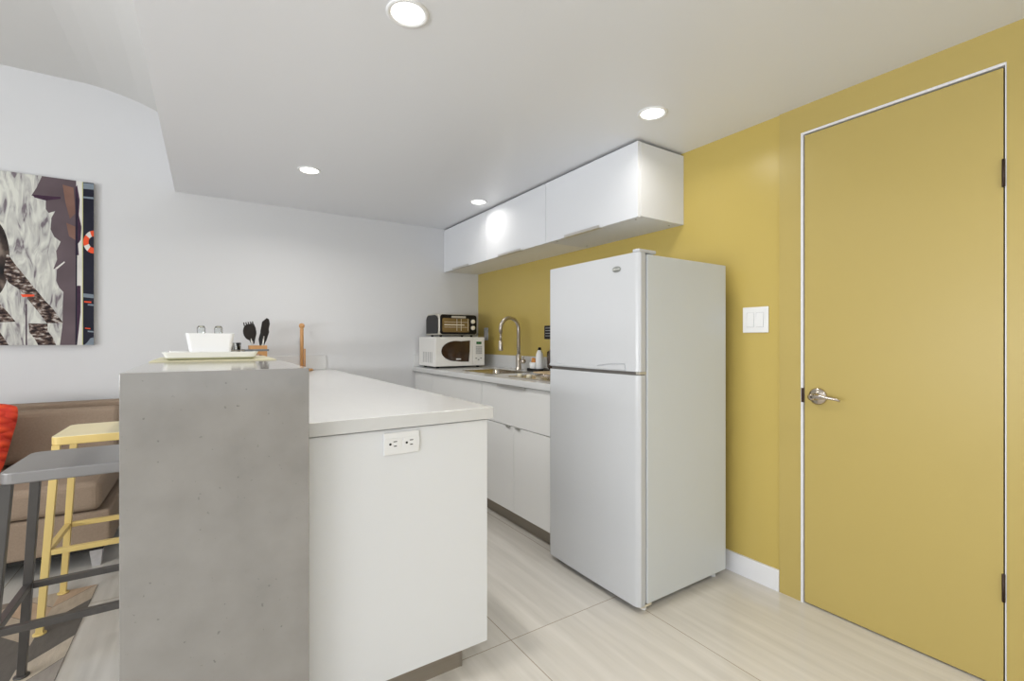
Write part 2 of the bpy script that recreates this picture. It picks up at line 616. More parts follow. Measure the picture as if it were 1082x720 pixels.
# unseen lamps added behind and left of the camera to brighten the room
for x, y, z, lb in ((.52, -.3, ZS, 'added unseen recessed lamp in the low ceiling behind the camera, left one'), (1.68, -.3, ZS, 'added unseen recessed lamp in the low ceiling behind the camera, by the yellow wall'),
                    (-1.7, 1.4, ZU, 'added unseen recessed lamp in the high ceiling in front of the sofa'), (-1.7, -.6, ZU, 'added unseen recessed lamp in the high ceiling towards the added windows')):
    downlight(x, y, z, lb, ADDED_LAMP_W, 'added lamps outside the view')

# ------------------------------------------------------------------ peninsula
IX0, IX1, IY0 = .2275, .829, 1.398
SLAB_Y = 1.335
t = thing('breakfast_bar', (.03, SLAB_Y, 0), 'raised grey speckled stone breakfast bar with tall end slab at left of the white peninsula', 'bar counter')
bm = B(); box(bm, -.1945, .1945, 0, .040, 0, 1.0675)
obj('end_panel', bm, M['slab'], t, .0012)
bm = B(); box(bm, -.1945, .1945, .0402, YB - SLAB_Y - .001, 1.0275, 1.0675)
obj('bar_top', bm, M['slab'], t, .001)

t = thing('peninsula_cabinet', (.52, IY0, 0), 'white laminate peninsula base with plain end panel and recessed plinth', 'cabinet')
bm = B(); box(bm, IX0 - .518, .813 - .52, .014, .034, .098, .8655); obj('end_panel', bm, M['lam'], t, .001)
bm = B(); box(bm, IX0 - .518, .790 - .52, .0345, YB - IY0 - .002, .100, .869); obj('body', bm, M['lam'], t)
n = 4
L = (YB - IY0 - .04) / n
for i in range(n):
    y = .036 + L * i
    bm = B(); box(bm, .7905 - .52, .809 - .52, y + .002, y + L - .002, .102, .862)
    obj('door', bm, M['lam'], t, .001)
bm = B()
box(bm, IX0 - .515, .742 - .52, .075, YB - IY0 - .01, 0, .0995)
box(bm, .7415 - .52, .7455 - .52, .073, .077, 0, .0995)
obj('plinth', bm, M['kick'], t)

bm = B(); box(bm, IX0, IX1, IY0, YB - .001, .8700, .910)
tag(obj('peninsula_worktop', bm, M['quartz'], None, .0015), 'thick white quartz worktop on the peninsula beside the grey bar', 'worktop')
bm = B(); box(bm, IX0 + .001, .790, YB - .018, YB - .0005, .9103, 1.022)
tag(obj('peninsula_backsplash', bm, M['quartz'], None, .001), 'short low white upstand at the wall end of the peninsula worktop', 'backsplash')

# double socket on the end panel
t = thing('wall_socket', (.5050, IY0 + .0138, .8220), 'white horizontal double power socket on the end of the peninsula', 'socket')
bm = B(); box(bm, -.0575, .0575, -.006, 0, -.0345, .0345); obj('cover_plate', bm, M['white_pl'], t, .003)
bm = B()
for sx in (-.030, .030):
    prism(bm, rrect(sx - .026, sx + .026, -.0165, .0165, .006), 'y', -.0085, -.0058)
obj('receptacle', bm, M['white_pl'], t)
for sx in (-.026, .026):
    bm = B()
    box(bm, sx - .002, sx + .009, -.0092, -.0084, .0055, .0082)
    box(bm, sx - .001, sx + .008, -.0092, -.0084, -.0082, -.0055)
    lathe(bm, [(.0038, -.0092), (.0038, -.0084)], n=12, axis='y', c3=(sx - .012, 0, 0))
    obj('socket_slots', bm, M['slot'], t)

# ------------------------------------------------------------------ kitchen run along the yellow wall
KX = 1.54
KY0 = 1.965


def base_unit(y0, y1, label, style):
    t = thing('base_cabinet', (KX, (y0 + y1) / 2, 0), label, 'cabinet')
    h = (y1 - y0) / 2
    bm = B(); box(bm, .019, XR - KX - .016, -h + .0005, h - .0005, .100, .868); obj('body', bm, M['lam_k'], t)
    bm = B(); box(bm, .062, .078, -h + .0005, h - .0005, 0, .0995); obj('plinth', bm, M['kick'], t)
    if style == 'sink':
        bm = B(); box(bm, 0, .0185, -h + .0015, h - .0015, .6225, .864)
        d = obj('drawer', bm, M['lam_k'], t, .001)
        bm = B(); box(bm, -.014, .0002, -.135, .170, .8643, .8668); box(bm, -.014, -.0115, -.135, .170, .853, .8645)
        obj('handle', bm, M['alu'], d)
        for s in (-1, 1):
            a, b = sorted((s * .0015, s * (h - .0015)))
            bm = B(); box(bm, 0, .0185, a, b, .104, .618)
            d = obj('door', bm, M['lam_k'], t, .001)
            a, b = sorted((s * .030, s * .075))
            bm = B(); box(bm, -.010, .0002, a, b, .6183, .6203); box(bm, -.010, -.008, a, b, .611, .6185)
            obj('handle', bm, M['alu'], d)
    elif style == 'panel':
        bm = B(); box(bm, 0, .0185, -h + .0015, h - .0015, .104, .864)
        obj('door', bm, M['lam_k'], t, .001)
    return t


base_unit(KY0, 2.748, 'white base cabinet with one wide drawer over two doors, beside the refrigerator', 'sink')
base_unit(2.7485, 3.57, 'plain white base cabinet under the sink, left of the wide drawer', 'panel')
base_unit(3.5705, YB - .0005, 'narrow white base cabinet in the far corner under the microwave', 'panel')

# worktop with the sink cut out
SK = (1.645, 1.965, 2.78, 3.25)
WT = .908
bm = B()
x0, x1 = 1.52, XR - .001
box(bm, x0, SK[0], KY0, YB - .001, .8703, WT)
box(bm, SK[1], x1, KY0, YB - .001, .8703, WT)
box(bm, SK[0], SK[1], KY0, SK[2], .8703, WT)
box(bm, SK[0], SK[1], SK[3], YB - .001, .8703, WT)
tag(obj('kitchen_worktop', bm, M['quartz'], None), 'white quartz kitchen worktop holding the sink along the yellow wall', 'worktop')
bm = B()
box(bm, XR - .017, XR - .0005, KY0, YB - .0185, WT + .0004, WT + .105)
box(bm, 1.522, XR - .0005, YB - .018, YB - .0005, WT + .0004, WT + .105)
tag(obj('kitchen_backsplash', bm, M['quartz'], None), 'low white upstand running round the kitchen worktop below the yellow wall', 'backsplash')

t = thing('kitchen_sink', (1.805, 3.015, WT), 'undermounted stainless steel sink in the kitchen worktop', 'sink')
bm = B()
rim = rrect(-.168, .168, -.243, .243, .03, 5)
inn = rrect(-.158, .158, -.233, .233, .05, 5)
bot = rrect(-.145, .145, -.22, .22, .05, 5)
R = [[bm.verts.new((p[0], p[1], z)) for p in q] for q, z in ((rim, .0008), (inn, .0008), (inn, -.03), (bot, -.025 - .0001), )]
R = R[:3]
R.append([bm.verts.new((p[0], p[1], -.036)) for p in bot])
for a, b in zip(R, R[1:]):
    k = len(a)
    for i in range(k):
        bm.faces.new((a[i], a[(i + 1) % k], b[(i + 1) % k], b[i])).smooth = True
bm.faces.new(R[-1])
bmesh.ops.recalc_face_normals(bm, faces=bm.faces[:])
obj('basin', bm, M['sink'], t)
bm = B(); lathe(bm, [(.038, -.0355), (.036, -.033), (.012, -.034)], n=24); obj('drain', bm, M['steel'], t)

# pull-down faucet
t = thing('kitchen_faucet', (2.06, 3.08, WT), 'tall steel gooseneck kitchen tap behind the sink', 'tap')
bm = B()
lathe(bm, [(.027, 0), (.027, .006), (.023, .010), (.022, .115), (.016, .125)], n=24); obj('base', bm, M['steel'], t)
bm = B()
pts = [(0, 0, .12), (0, 0, .325)]
for i in range(1, 13):
    a = pi * i / 12
    pts.append((-.083 + .083 * cos(a), 0, .325 + .083 * sin(a)))
pts.append((-.166, 0, .295))
tube(bm, pts, .0145, 14); obj('spout', bm, M['steel'], t)
bm = B(); lathe(bm, [(.009, .225), (.009, .2945)], -.166, 0, 16)
lathe(bm, [(.016, .152), (.018, .158), (.017, .222), (.011, .230)], -.166, 0, 20); obj('spray_head', bm, M['steel'], t)
bm = B()
lathe(bm, [(.015, 0), (.019, .02), (.019, .052), (.010, .056)], n=18, axis='y', c3=(0, -.08, .07))
tube(bm, [(0, -.058, .075), (-.008, -.075, .085), (-.02, -.095, .11)], [.007, .006, .005], 8)
obj('lever', bm, M['nickel'], t)

# microwave
t = thing('microwave_oven', (1.80, 3.575, WT), 'white microwave oven with oval smoked window in the corner of the kitchen worktop', 'microwave')
W2, D, H0, H1 = .232, .36, .014, .262
bm = B(); box(bm, -W2, W2, .012, D, H0, H1); obj('shell', bm, M['mw'], t, .006)
bm = B(); box(bm, -W2, .118, 0, .0118, H0 + .002, H1 - .002); door_mw = obj('door', bm, M['mw'], t, .004)
bm = B()
pts = [(.088, .232), (.0, .226)]
for i in range(0, 17):
    a = pi / 2 + pi * i / 16
    pts.append((-.045 + .135 * cos(a), .143 + .086 * sin(a) + (.0)))
pts += [(.0, .052), (.076, .050), (.084, .14)]
prism(bm, pts, 'y', -.0022, -.0002); obj('window', bm, M['glass_dk'], door_mw)
bm = B(); box(bm, -.045, .0, -.0032, -.0024, .070, .079); obj('door_mark', bm, M['white_pl'], door_mw)
bm = B(); box(bm, .1205, W2, 0, .0118, H0 + .002, H1 - .002); pnl = obj('control_panel', bm, M['mw'], t, .004)
bm = B(); box(bm, .150, .200, -.0015, -.0002, .200, .222); obj('display', bm, M['lcd'], pnl)
bm = B()
for i in range(3):
    for j in range(5):
        box(bm, .145 + i * .021, .163 + i * .021, -.0018, -.0002, .115 + j * .0145, .126 + j * .0145)
obj('keypad', bm, M['grey_btn'], pnl)
bm = B()
for i, (x, z) in enumerate(((.148, .078), (.172, .066), (.196, .078))):
    box(bm, x - .007, x + .007, -.002, -.0002, z - .003, z + .003)
obj('function_buttons', bm, M['black'], pnl)
bm = B()
for j in range(6):
    box(bm, -W2 - .0012, -W2 - .0001, .07 + j * .036, .084 + j * .036, .045, .135)
obj('side_vents', bm, M['grey_btn'], t)
bm = B()
bm.free()
for x in (-.19, .19):
    for y in (.05, .31):
        bm = B(); lathe(bm, [(.014, 0), (.014, H0)], x, y, 12)
        obj('foot', bm, M['black'], t)

# toaster oven on the microwave
t = thing('toaster_oven', (1.79, 3.60, WT + H1 + .0005), 'small black and silver toaster oven standing on the white microwave', 'toaster oven')
bm = B()
h0, h1 = .016, .198
side = [(0.012, h0), (.0, .05), (.0, .165), (.02, .190), (.06, h1), (.24, h1), (.27, .185), (.28, .15), (.28, h0)]
prism(bm, side, 'x', -.178, .178)
obj('shell', bm, M['silver'], t, .008, 3)
for s in (-1, 1):
    bm = B()
    ins = [(0.03, h0 + .012), (.022, .05), (.022, .155), (.04, .175), (.08, .187), (.22, .187), (.25, .172), (.265, .15), (.265, h0 + .012)]
    a, b = sorted((s * .1785, s * .184))
    prism(bm, ins, 'x', a, b); obj('side_panel', bm, M['black'], t, .003)
bm = B(); prism(bm, rrect(-.170, .172, .022, .188, .022), 'y', -.006, -.0002); fp = obj('front_fascia', bm, M['black'], t)
bm = B()
prism(bm, rrect(-.152, .100, .040, .158, .012), 'y', -.0085, -.0062)
dg = obj('glass_door', bm, mat('toaster_glass_amber', (.20, .13, .05), .12, var=.35, scale=14), t)
bm = B()
for z in (.100, .082, .125):
    box(bm, -.135, .080 if z != .1 else .055, -.0105, -.0087, z - .0012, z + .0012)
box(bm, -.135, .050, -.0112, -.0087, .098, .106)
for x in (-.02, .02, .085):
    box(bm, x, x + .003, -.0105, -.0087, .052, .155)
obj('rack', bm, M['cream'], dg)
bm = B()
box(bm, -.075, .055, -.032, -.022, .160, .176)
box(bm, -.07, -.06, -.0225, -.0062, .163, .173); box(bm, .04, .05, -.0225, -.0062, .163, .173)
obj('door_handle', bm, M['silver'], dg, .002)
for z in (.132, .078):
    bm = B(); lathe(bm, [(.019, -.0062), (.018, -.020), (.014, -.023)], n=20, axis='y', c3=(.134, 0, z))
    box(bm, .1325, .1355, -.0255, -.022, z - .014, z + .014)
    obj('knob', bm, M['cream'], fp)
for x, y in ((-.145, .04), (-.145, .22), (.145, .04), (.145, .22)):
    bm = B(); lathe(bm, [(.009, 0), (.012, h0)], x, y, 12); obj('foot', bm, M['black'], t)

# wall plate behind the microwave
t = thing('wall_socket', (XR - .0003, 3.80, 1.20), 'pale wall socket plate on the yellow wall above the microwave', 'socket')
bm = B(); box(bm, -.006, 0, -.036, .036, -.058, .058); obj('cover_plate', bm, mat('pale_grey_plastic', (.60, .62, .66), .4), t, .003)
bm = B(); box(bm, -.008, -.0062, -.017, .017, -.034, .034); obj('receptacle', bm, M['white_pl'], t, .001)

# washing-up caddy with bottle and cup
t = thing('sink_caddy', (2.075, 2.855, WT + .0004), 'shallow black caddy tray behind the sink next to the tap', 'tray')
bm = B(); prism(bm, rrect(-.05, .05, -.075, .075, .02), 'z', 0, .004)
a = rrect(-.05, .05, -.075, .075, .02); b = rrect(-.046, .046, -.071, .071, .017)
k = len(a)
r4 = [[bm.verts.new((p[0], p[1], z)) for p in q] for q, z in ((a, .004), (a, .022), (b, .022), (b, .0042))]
for p, q in zip(r4, r4[1:]):
    for i in range(k):
        bm.faces.new((p[i], p[(i + 1) % k], q[(i + 1) % k], q[i]))
obj('tray', bm, M['black'], t)
t = thing('soap_bottle', (2.075, 2.822, WT + .005), 'white washing-up bottle with dark cap in the black caddy', 'bottle')
bm = B(); lathe(bm, [(.028, 0), (.030, .006), (.030, .085), (.026, .125), (.016, .150), (.011, .156)], n=24); obj('body', bm, M['white_pl'], t)
bm = B(); lathe(bm, [(.012, .156), (.012, .172), (.009, .176)], n=18); obj('cap', bm, M['black'], t)
t = thing('sponge_cup', (2.072, 2.892, WT + .005), 'small white cup beside the soap bottle in the black caddy', 'cup')
bm = B(); lathe(bm, [(.026, 0), (.030, .004), (.033, .062), (.030, .062), (.027, .006), (.001, .005)], n=24); obj('cup', bm, M['porcelain'], t)
bm = B(); box(bm, -.012, .012, -.018, .022, .008, .092, rot=(.25, 0, 0), piv=(0, 0, .05))
tag(obj('dish_sponge', bm, M['orange'], None, .004), 'orange sponge standing in the small white cup', 'sponge').location = (2.072, 2.892, WT + .005)

# black coffee maker half hidden behind the fridge
t = thing('coffee_maker', (2.05, 2.565, WT + .0004), 'black coffee maker half hidden behind the refrigerator', 'coffee maker')
bm = B(); prism(bm, rrect(-.09, .09, -.075, .075, .03), 'z', 0, .03); obj('base', bm, M['black'], t, .003)
bm = B(); prism(bm, rrect(.03, .09, -.07, .07, .02), 'z', .0302, .24); obj('column', bm, M['black'], t, .003)
bm = B(); prism(bm, rrect(-.085, .09, -.072, .072, .03), 'z', .2402, .335); obj('reservoir', bm, M['black'], t, .004)
bm = B()
for i in range(4):
    box(bm, -.0875, -.0852, -.045, .035, .262 + i * .018, .265 + i * .018)
obj('vent_marks', bm, M['grey_btn'], t)
bm = B(); lathe(bm, [(.045, .031), (.058, .05), (.060, .10), (.048, .15), (.038, .17)], -.028, 0, 26); cf = obj('carafe', bm, M['glass_dk'], t)
bm = B(); tube(bm, [(-.028, .055, .155), (-.028, .085, .15), (-.028, .09, .10), (-.028, .060, .07)], .006, 8); obj('handle', bm, M['black'], cf)

# two-ring hob beside the fridge with its burners
t = thing('electric_hob', (1.80, 2.28, WT + .0004), 'flat steel hob set on the worktop left of the refrigerator', 'hob')
bm = B(); prism(bm, rrect(-.20, .20, -.255, .245, .02), 'z', 0, .006); obj('plate', bm, M['sink'], t, .001)
for y in (.11, -.12):
    bm = B()
    lathe(bm, [(.085, .0062), (.085, .010), (.072, .010), (.068, .008)], .03, y, 32)
    for r in (.055, .038, .02):
        pts = [(.03 + r * cos(a * pi / 12), y + r * sin(a * pi / 12), .012) for a in range(25)]
        tube(bm, pts, .004, 6)
    obj('burner', bm, M['nickel'], t)
for y in (.16, .06):
    bm = B(); lathe(bm, [(.016, .0062), (.014, .022), (.010, .024)], -.16, y, 18); obj('knob', bm, M['cream'], t)
bm = B(); box(bm, -.07, .07, -.10, .10, 0, .010)
brd = tag(obj('bread_board', bm, M['wood_board'], None, .003), 'small pale wooden board lying on the hob rings', 'chopping board')
brd.location = (1.87, 2.42, WT + .0168)

# ------------------------------------------------------------------ wall cabinets
UX, UZ0, UZ1 = 1.82, 1.766, 2.150
ys = [1.637, 2.411, 3.185, YB - .001]
lbl = ['white lift-up wall cabinet at the near end of the row, above the refrigerator',
       'white lift-up wall cabinet in the middle of the row under the ceiling',
       'white lift-up wall cabinet at the far end of the row, in the corner']
for i in range(3):
    y0, y1 = ys[i], ys[i + 1] - .0006
    h = (y1 - y0) / 2
    t = thing('wall_cabinet', (UX, y0 + h, UZ0), lbl[i], 'cabinet')
    bm = B(); box(bm, .0195, XR - UX - .0005, -h, h, .006, UZ1 - UZ0 - .002)
    obj('body', bm, M['under'] if i else M['lam_w'], t, .0006)
    if i == 0:
        for q in ((.05, -h + .06), (.30, -h + .05), (.05, h - .06), (.30, h - .06)):
            bm = B(); lathe(bm, [(.006, .0040), (.006, .0058)], q[0], q[1], 12)
            obj('fixing_cap', bm, M['grey_btn'], t)
    bm = B(); box(bm, 0, .019, -h + .0012, h - .0012, 0, UZ1 - UZ0); d = obj('door', bm, M['lam_w'], t, .001)
    off = .035
    bm = B(); box(bm, -.010, .012, off - .150, off + .150, -.0035, -.0003); box(bm, -.012, -.0095, off - .150, off + .150, -.0035, .012)
    hn = obj('handle', bm, M['alu'], d)
bm = B(); box(bm, UX + .03, XR - .001, 1.66, YB - .001, UZ1 - .0015, ZS - .0005); struct('gap_shade_1', bm, M['dark'])  # dark strip standing in for the shade in the gap above the cabinets

# ------------------------------------------------------------------ refrigerator
FX, FY0, FY1 = 1.492, 1.338, 1.950
t = thing('refrigerator', (FX, (FY0 + FY1) / 2, 0), 'tall white two-door refrigerator with freezer on top, standing by the yellow wall', 'refrigerator')
h = (FY1 - FY0) / 2
bm = B(); box(bm, .052, 2.100 - FX, -h, h, .034, 1.502); obj('cabinet', bm, M['fridge_side'], t, .003)
bm = B(); box(bm, .040, .0518, -h + .006, h - .006, .040, 1.498); obj('gasket', bm, M['gasket'], t)


def fridge_door(z0, z1, notch):
    """door with a gently bowed front; notch is the finger grip along one edge"""
    bm = B()
    n = 48
    prof = []
    for i in range(n + 1):
        y = -h * cos(pi * i / n)
        e = (abs(y) / h)
        prof.append((-.004 * (1 - e ** 2) + (.014 * max(0, (e - .93) / .07) ** 2.2), y))
    prof = prof + [(.039, h), (.039, -h)]
    prism(bm, prof, 'z', z0, z1)
    bm.normal_update()
    for f in bm.faces:
        f.smooth = abs(f.normal.z) < .5
    for e in bm.edges:
        if len(e.link_faces) == 2 and e.calc_face_angle(0) > .6:
            e.smooth = False
    return bm


bm = fridge_door(1.009, 1.508, True)
fd = obj('freezer_door', bm, M['fridge'], t, .0035, 3)
bm = fridge_door(.030, .994, False)
rd = obj('fridge_door', bm, M['fridge'], t, .0035, 3)
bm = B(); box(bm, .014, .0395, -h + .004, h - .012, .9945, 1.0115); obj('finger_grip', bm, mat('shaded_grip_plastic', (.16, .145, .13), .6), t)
# raised lip of the freezer door along the grip
bm = B()
lip = [(-h + .07, 1.014)]
for i in range(0, 9):
    a = i / 8
    lip.append((-h + .075 + .10 * a, 1.024 + .012 * sin(pi * min(a * 1.0, 1) / 2 + pi / 2) ))
lip += [(0, 1.022), (h - .16, 1.022), (h - .08, 1.030), (h - .03, 1.034), (h - .012, 1.014)]
prism(bm, lip, 'x', -.0065, -.0012)
obj('grip_lip', bm, M['fridge'], fd, .001)
bm = B()
tube(bm, [(-.0035, -h + .075, 1.040), (-.0065, -h + .11, 1.041), (-.0068, -h + .17, 1.037), (-.0065, -h + .24, 1.026)], .0011, 6)
obj('grip_crease', bm, M['gasket'], fd)
bm = B(); tube(bm, [(-.0035, h - .02, 1.034), (-.0062, h - .06, 1.031), (-.0068, h - .11, 1.022)], .0011, 6)
obj('grip_crease', bm, M['gasket'], fd)
bm = B(); lathe(bm, [(.013, 0), (.013, -.0015), (.011, -.0022)], n=28, axis='x', c3=(0, 0, 0))
bd = obj('badge', bm, M['badge'], fd); bd.scale = (1, 1.9, 1); bd.location = (-.0042, -h + .122, 1.449)
bm = B(); box(bm, -.0036, -.0023, -.011, .011, -.002, .0015); box(bm, -.0036, -.0023, -.008, -.006, -.004, .004); box(bm, -.0036, -.0023, .004, .006, -.003, .0035)
obj('badge_mark', bm, M['badge_l'], bd)
# top hinge cover, lower hinge, feet
bm = B(); prism(bm, rrect(.0, .115, -h + .002, -h + .040, .012), 'z', 1.5085, 1.522); obj('hinge_cover', bm, M['fridge'], t, .003)
bm = B(); box(bm, .008, .05, -h + .003, -h + .024, .9975, 1.0085); obj('middle_hinge', bm, M['silver'], t, .001)
bm = B(); box(bm, .022, .085, -h + .006, -h + .035, .020, .0295); obj('lower_hinge', bm, M['cream'], t, .001)
for (x, y) in ((.06, -h + .03), (.06, h - .03), (.56, -h + .04), (.56, h - .04)):
    bm = B(); lathe(bm, [(.014, 0), (.014, .008), (.008, .010), (.008, .0338)], x, y, 14); obj('foot', bm, M['white_pl'], t)
bm = B(); box(bm, .06, .07, -h + .05, h - .05, .004, .0338); obj('kick_grille', bm, M['dark'], t)

# ------------------------------------------------------------------ light switch on the yellow wall
t = thing('light_switch', (XR - .0003, 1.235, 1.238), 'white double rocker light switch on the yellow wall right of the refrigerator', 'light switch')
bm = B(); box(bm, -.007, 0, -.062, .062, -.061, .061); obj('cover_plate', bm, M['white_pl'], t, .003)
for y in (.023, -.023):
    bm = B(); prism(bm, [(-.0115, -.033), (-.0075, .033), (-.0072, .033), (-.0072, -.033)], 'y', y - .0165, y + .0165)
    obj('rocker', bm, M['white_pl'], t, .0008)
bm = B()
for y in (.023, -.023):
    for q in ((y - .0178, y - .0168, -.034, .034), (y + .0168, y + .0178, -.034, .034), (y - .0178, y + .0178, .0335, .0345), (y - .0178, y + .0178, -.0345, -.0335)):
        box(bm, -.0073, -.0070, *q)
obj('rocker_gap', bm, M['gasket'], t)

# ------------------------------------------------------------------ things on the bar
BT = 1.0678
bm = B(); prism(bm, rrect(-.185, .190, 0, .46, .004), 'z', 0, .003)
o = tag(obj('placemat', bm, M['mat_y']), 'pale yellow-green placemat under the white dishes on the grey bar', 'placemat')
o.location = (.022, 1.93, BT)


def square_dish(bm, w, l, h, flare, t=.004, z=0):
    """open square dish: base w x l, rim larger by flare"""
    q = [rrect(-w / 2, w / 2, -l / 2, l / 2, .012), rrect(-w / 2 - flare, w / 2 + flare, -l / 2 - flare, l / 2 + flare, .014),
         rrect(-w / 2 - flare + t, w / 2 + flare - t, -l / 2 - flare + t, l / 2 + flare - t, .012), rrect(-w / 2 + t, w / 2 - t, -l / 2 + t, l / 2 - t, .010)]
    hs = [0, h, h, t]
    rr = [[bm.verts.new((p[0], p[1], z + hh)) for p in c] for c, hh in zip(q, hs)]
    k = len(rr[0])
    for a, b in zip(rr, rr[1:]):
        for i in range(k):
            bm.faces.new((a[i], a[(i + 1) % k], b[(i + 1) % k], b[i])).smooth = False
    bm.faces.new(rr[0])
    bm.faces.new(rr[-1])
    bmesh.ops.recalc_face_normals(bm, faces=bm.faces[:])


DX, DY = .012, 2.13
bm = B(); square_dish(bm, .25, .25, .008, .016, .003)
o = tag(obj('dinner_plate', bm, M['plate_y'], None, .001), 'pale celadon square plate, lowest of the stack on the placemat', 'plate'); o.location = (DX, DY, BT + .0032)
bm = B(); square_dish(bm, .272, .272, .020, .010, .006)
o = tag(obj('serving_platter', bm, M['porcelain'], None, .001), 'white square platter carrying the bowl and glasses on the bar', 'platter'); o.location = (DX, DY, BT + .0115)
PZ = BT + .0115 + .0065
bm = B(); square_dish(bm, .122, .122, .080, .014, .004)
o = tag(obj('serving_bowl', bm, M['porcelain'], None, .001), 'deep white square bowl with flared sides on the platter', 'bowl'); o.location = (DX - .005, DY - .055, PZ)


def tumbler(x, y, h, label):
    t = bm = B()
    lathe(bm, [(.024, 0), (.018, .03), (.014, h - .03), (.0145, h - .010), (.010, h - .001), (.0085, h - .003), (.0125, h - .012), (.0125, h - .03), (.0162, .03), (.022, 0)], n=28)
    o = tag(obj('drinking_glass', bm, M['glass']), label, 'glass', 'upturned glasses behind the bowl')
    o.location = (x, y, PZ)
    return o


tumbler(DX - .035, DY + .060, .112, 'slim clear upturned glass behind the bowl, left of the two rims showing')
tumbler(DX + .022, DY + .060, .112, 'slim clear upturned glass behind the bowl, right of the two rims showing')
bm = B(); lathe(bm, [(.024, 0), (.026, .045), (.024, .045), (.022, .003), (.001, .003)], n=24)
o = tag(obj('drinking_glass', bm, M['glass']), 'short clear glass just right of the white bowl on the platter', 'glass'); o.location = (DX + .074, DY + .052, PZ)
for i, (x, y, rz, lb) in enumerate(((.125, .03, .5, 'dark-handled knife lying nearest across the right edge of the platter'),
                                    (.120, .075, .65, 'dark-handled knife lying behind, across the far right corner of the platter'))):
    t = thing('table_knife', (DX + x, DY + y, PZ + .0100), lb, 'knife', None, rz)
    bm = B(); prism(bm, rrect(-.02, .085, -.008, .008, .006), 'z', 0, .008); obj('handle', bm, M['napkin'], t)
    bm = B(); prism(bm, [(-.13, -.002), (-.0205, -.008), (-.0205, .008), (-.12, .008)], 'z', .003, .005); obj('blade', bm, M['steel'], t)

# ------------------------------------------------------------------ things on the peninsula worktop
CX, CY = .292, 3.74
t = thing('utensil_box', (CX, CY, .9103), 'square honey-coloured wooden utensil box at the back of the peninsula', 'utensil holder')
bm = B()
q = [(.055, 0), (.055, .195), (.047, .195), (.047, .008)]
rr = [[bm.verts.new((sx * a, sy * a, z)) for sx, sy in ((-1, -1), (1, -1), (1, 1), (-1, 1))] for a, z in q]
for a, b in zip(rr, rr[1:]):
    for i in range(4):
        bm.faces.new((a[i], a[(i + 1) % 4], b[(i + 1) % 4], b[i]))
bm.faces.new(rr[0]); bm.faces.new(rr[-1])
bmesh.ops.recalc_face_normals(bm, faces=bm.faces[:])
obj('box', bm, M['wood'], t, .001)


def utensil(name, label, x, y, lean, turn, head, hl=.25):
    t = thing(name, (CX + x, CY + y, .9103 + .012), label, 'kitchen utensil', 'black cooking utensils', turn)
    t.rotation_euler = (lean[0], lean[1], turn)
    bm = B(); tube(bm, [(0, 0, 0), (0, 0, hl * .5), (0, 0, hl)], [.007, .0065, .0045], 10); obj('handle', bm, M['alu'], t)
    bm = B()
    if head == 'spoon':
        k = 20
        for s, yy in ((1, -.003), (1, .003)):
            pass
        pts = [(.042 * sin(2 * pi * i / k), hl + .045 - .058 * cos(2 * pi * i / k)) for i in range(k)]
        prism(bm, pts, 'y', -.004, .004)
        for i in range(5):
            box(bm, -.030 + i * .014, -.024 + i * .014, -.004, .004, hl + .090, hl + .116)
    elif head == 'turner':
        prism(bm, [(-.010, hl - .02), (.010, hl - .02), (.024, hl + .03), (.031, hl + .09), (.022, hl + .122), (.006, hl + .13), (-.022, hl + .10), (-.027, hl + .03)], 'y', -.003, .003)
        for i in range(2):
            box(bm, -.008 + i * .012, -.005 + i * .012, -.0035, .0035, hl + .03, hl + .08)
    else:
        lathe(bm, [(.006, hl - .005), (.026, hl + .012), (.034, hl + .035), (.030, hl + .036), (.022, hl + .018), (.002, hl + .004)], n=22)
    obj('head', bm, M['blackm'], t, .0015)
    return t


utensil('pasta_spoon', 'black toothed pasta spoon leaning left in the wooden box', -.006, -.014, (0.02, -.17), 0.25, 'spoon', .235)
utensil('slotted_spoon', 'black slotted spoon behind the pasta spoon in the wooden box', -.006, .022, (-.02, -.12), -0.3, 'turner', .215)
utensil('spatula', 'tall black spatula leaning right in the wooden box', .012, -.016, (0.02, .10), 0.3, 'turner', .250)
utensil('serving_spoon', 'black serving spoon tilting low to the right in the wooden box', -.002, .022, (0.0, .16), -0.2, 'turner', .195)

t = thing('paper_towel_holder', (.595, 3.845, .9103), 'empty wooden paper towel holder with upright rod at the back of the peninsula', 'paper towel holder')
bm = B(); lathe(bm, [(.078, 0), (.080, .004), (.080, .010), (.076, .014)], n=36); obj('base', bm, M['wood'], t)
bm = B(); lathe(bm, [(.0125, .0142), (.0125, .315), (.010, .320), (.018, .330), (.021, .342), (.016, .355), (.006, .360)], n=22); obj('rod', bm, M['wood'], t)
bm = B(); lathe(bm, [(.006, .0142), (.006, .165), (.003, .168)], .020, -.004, 14); obj('side_arm', bm, M['wood'], t)

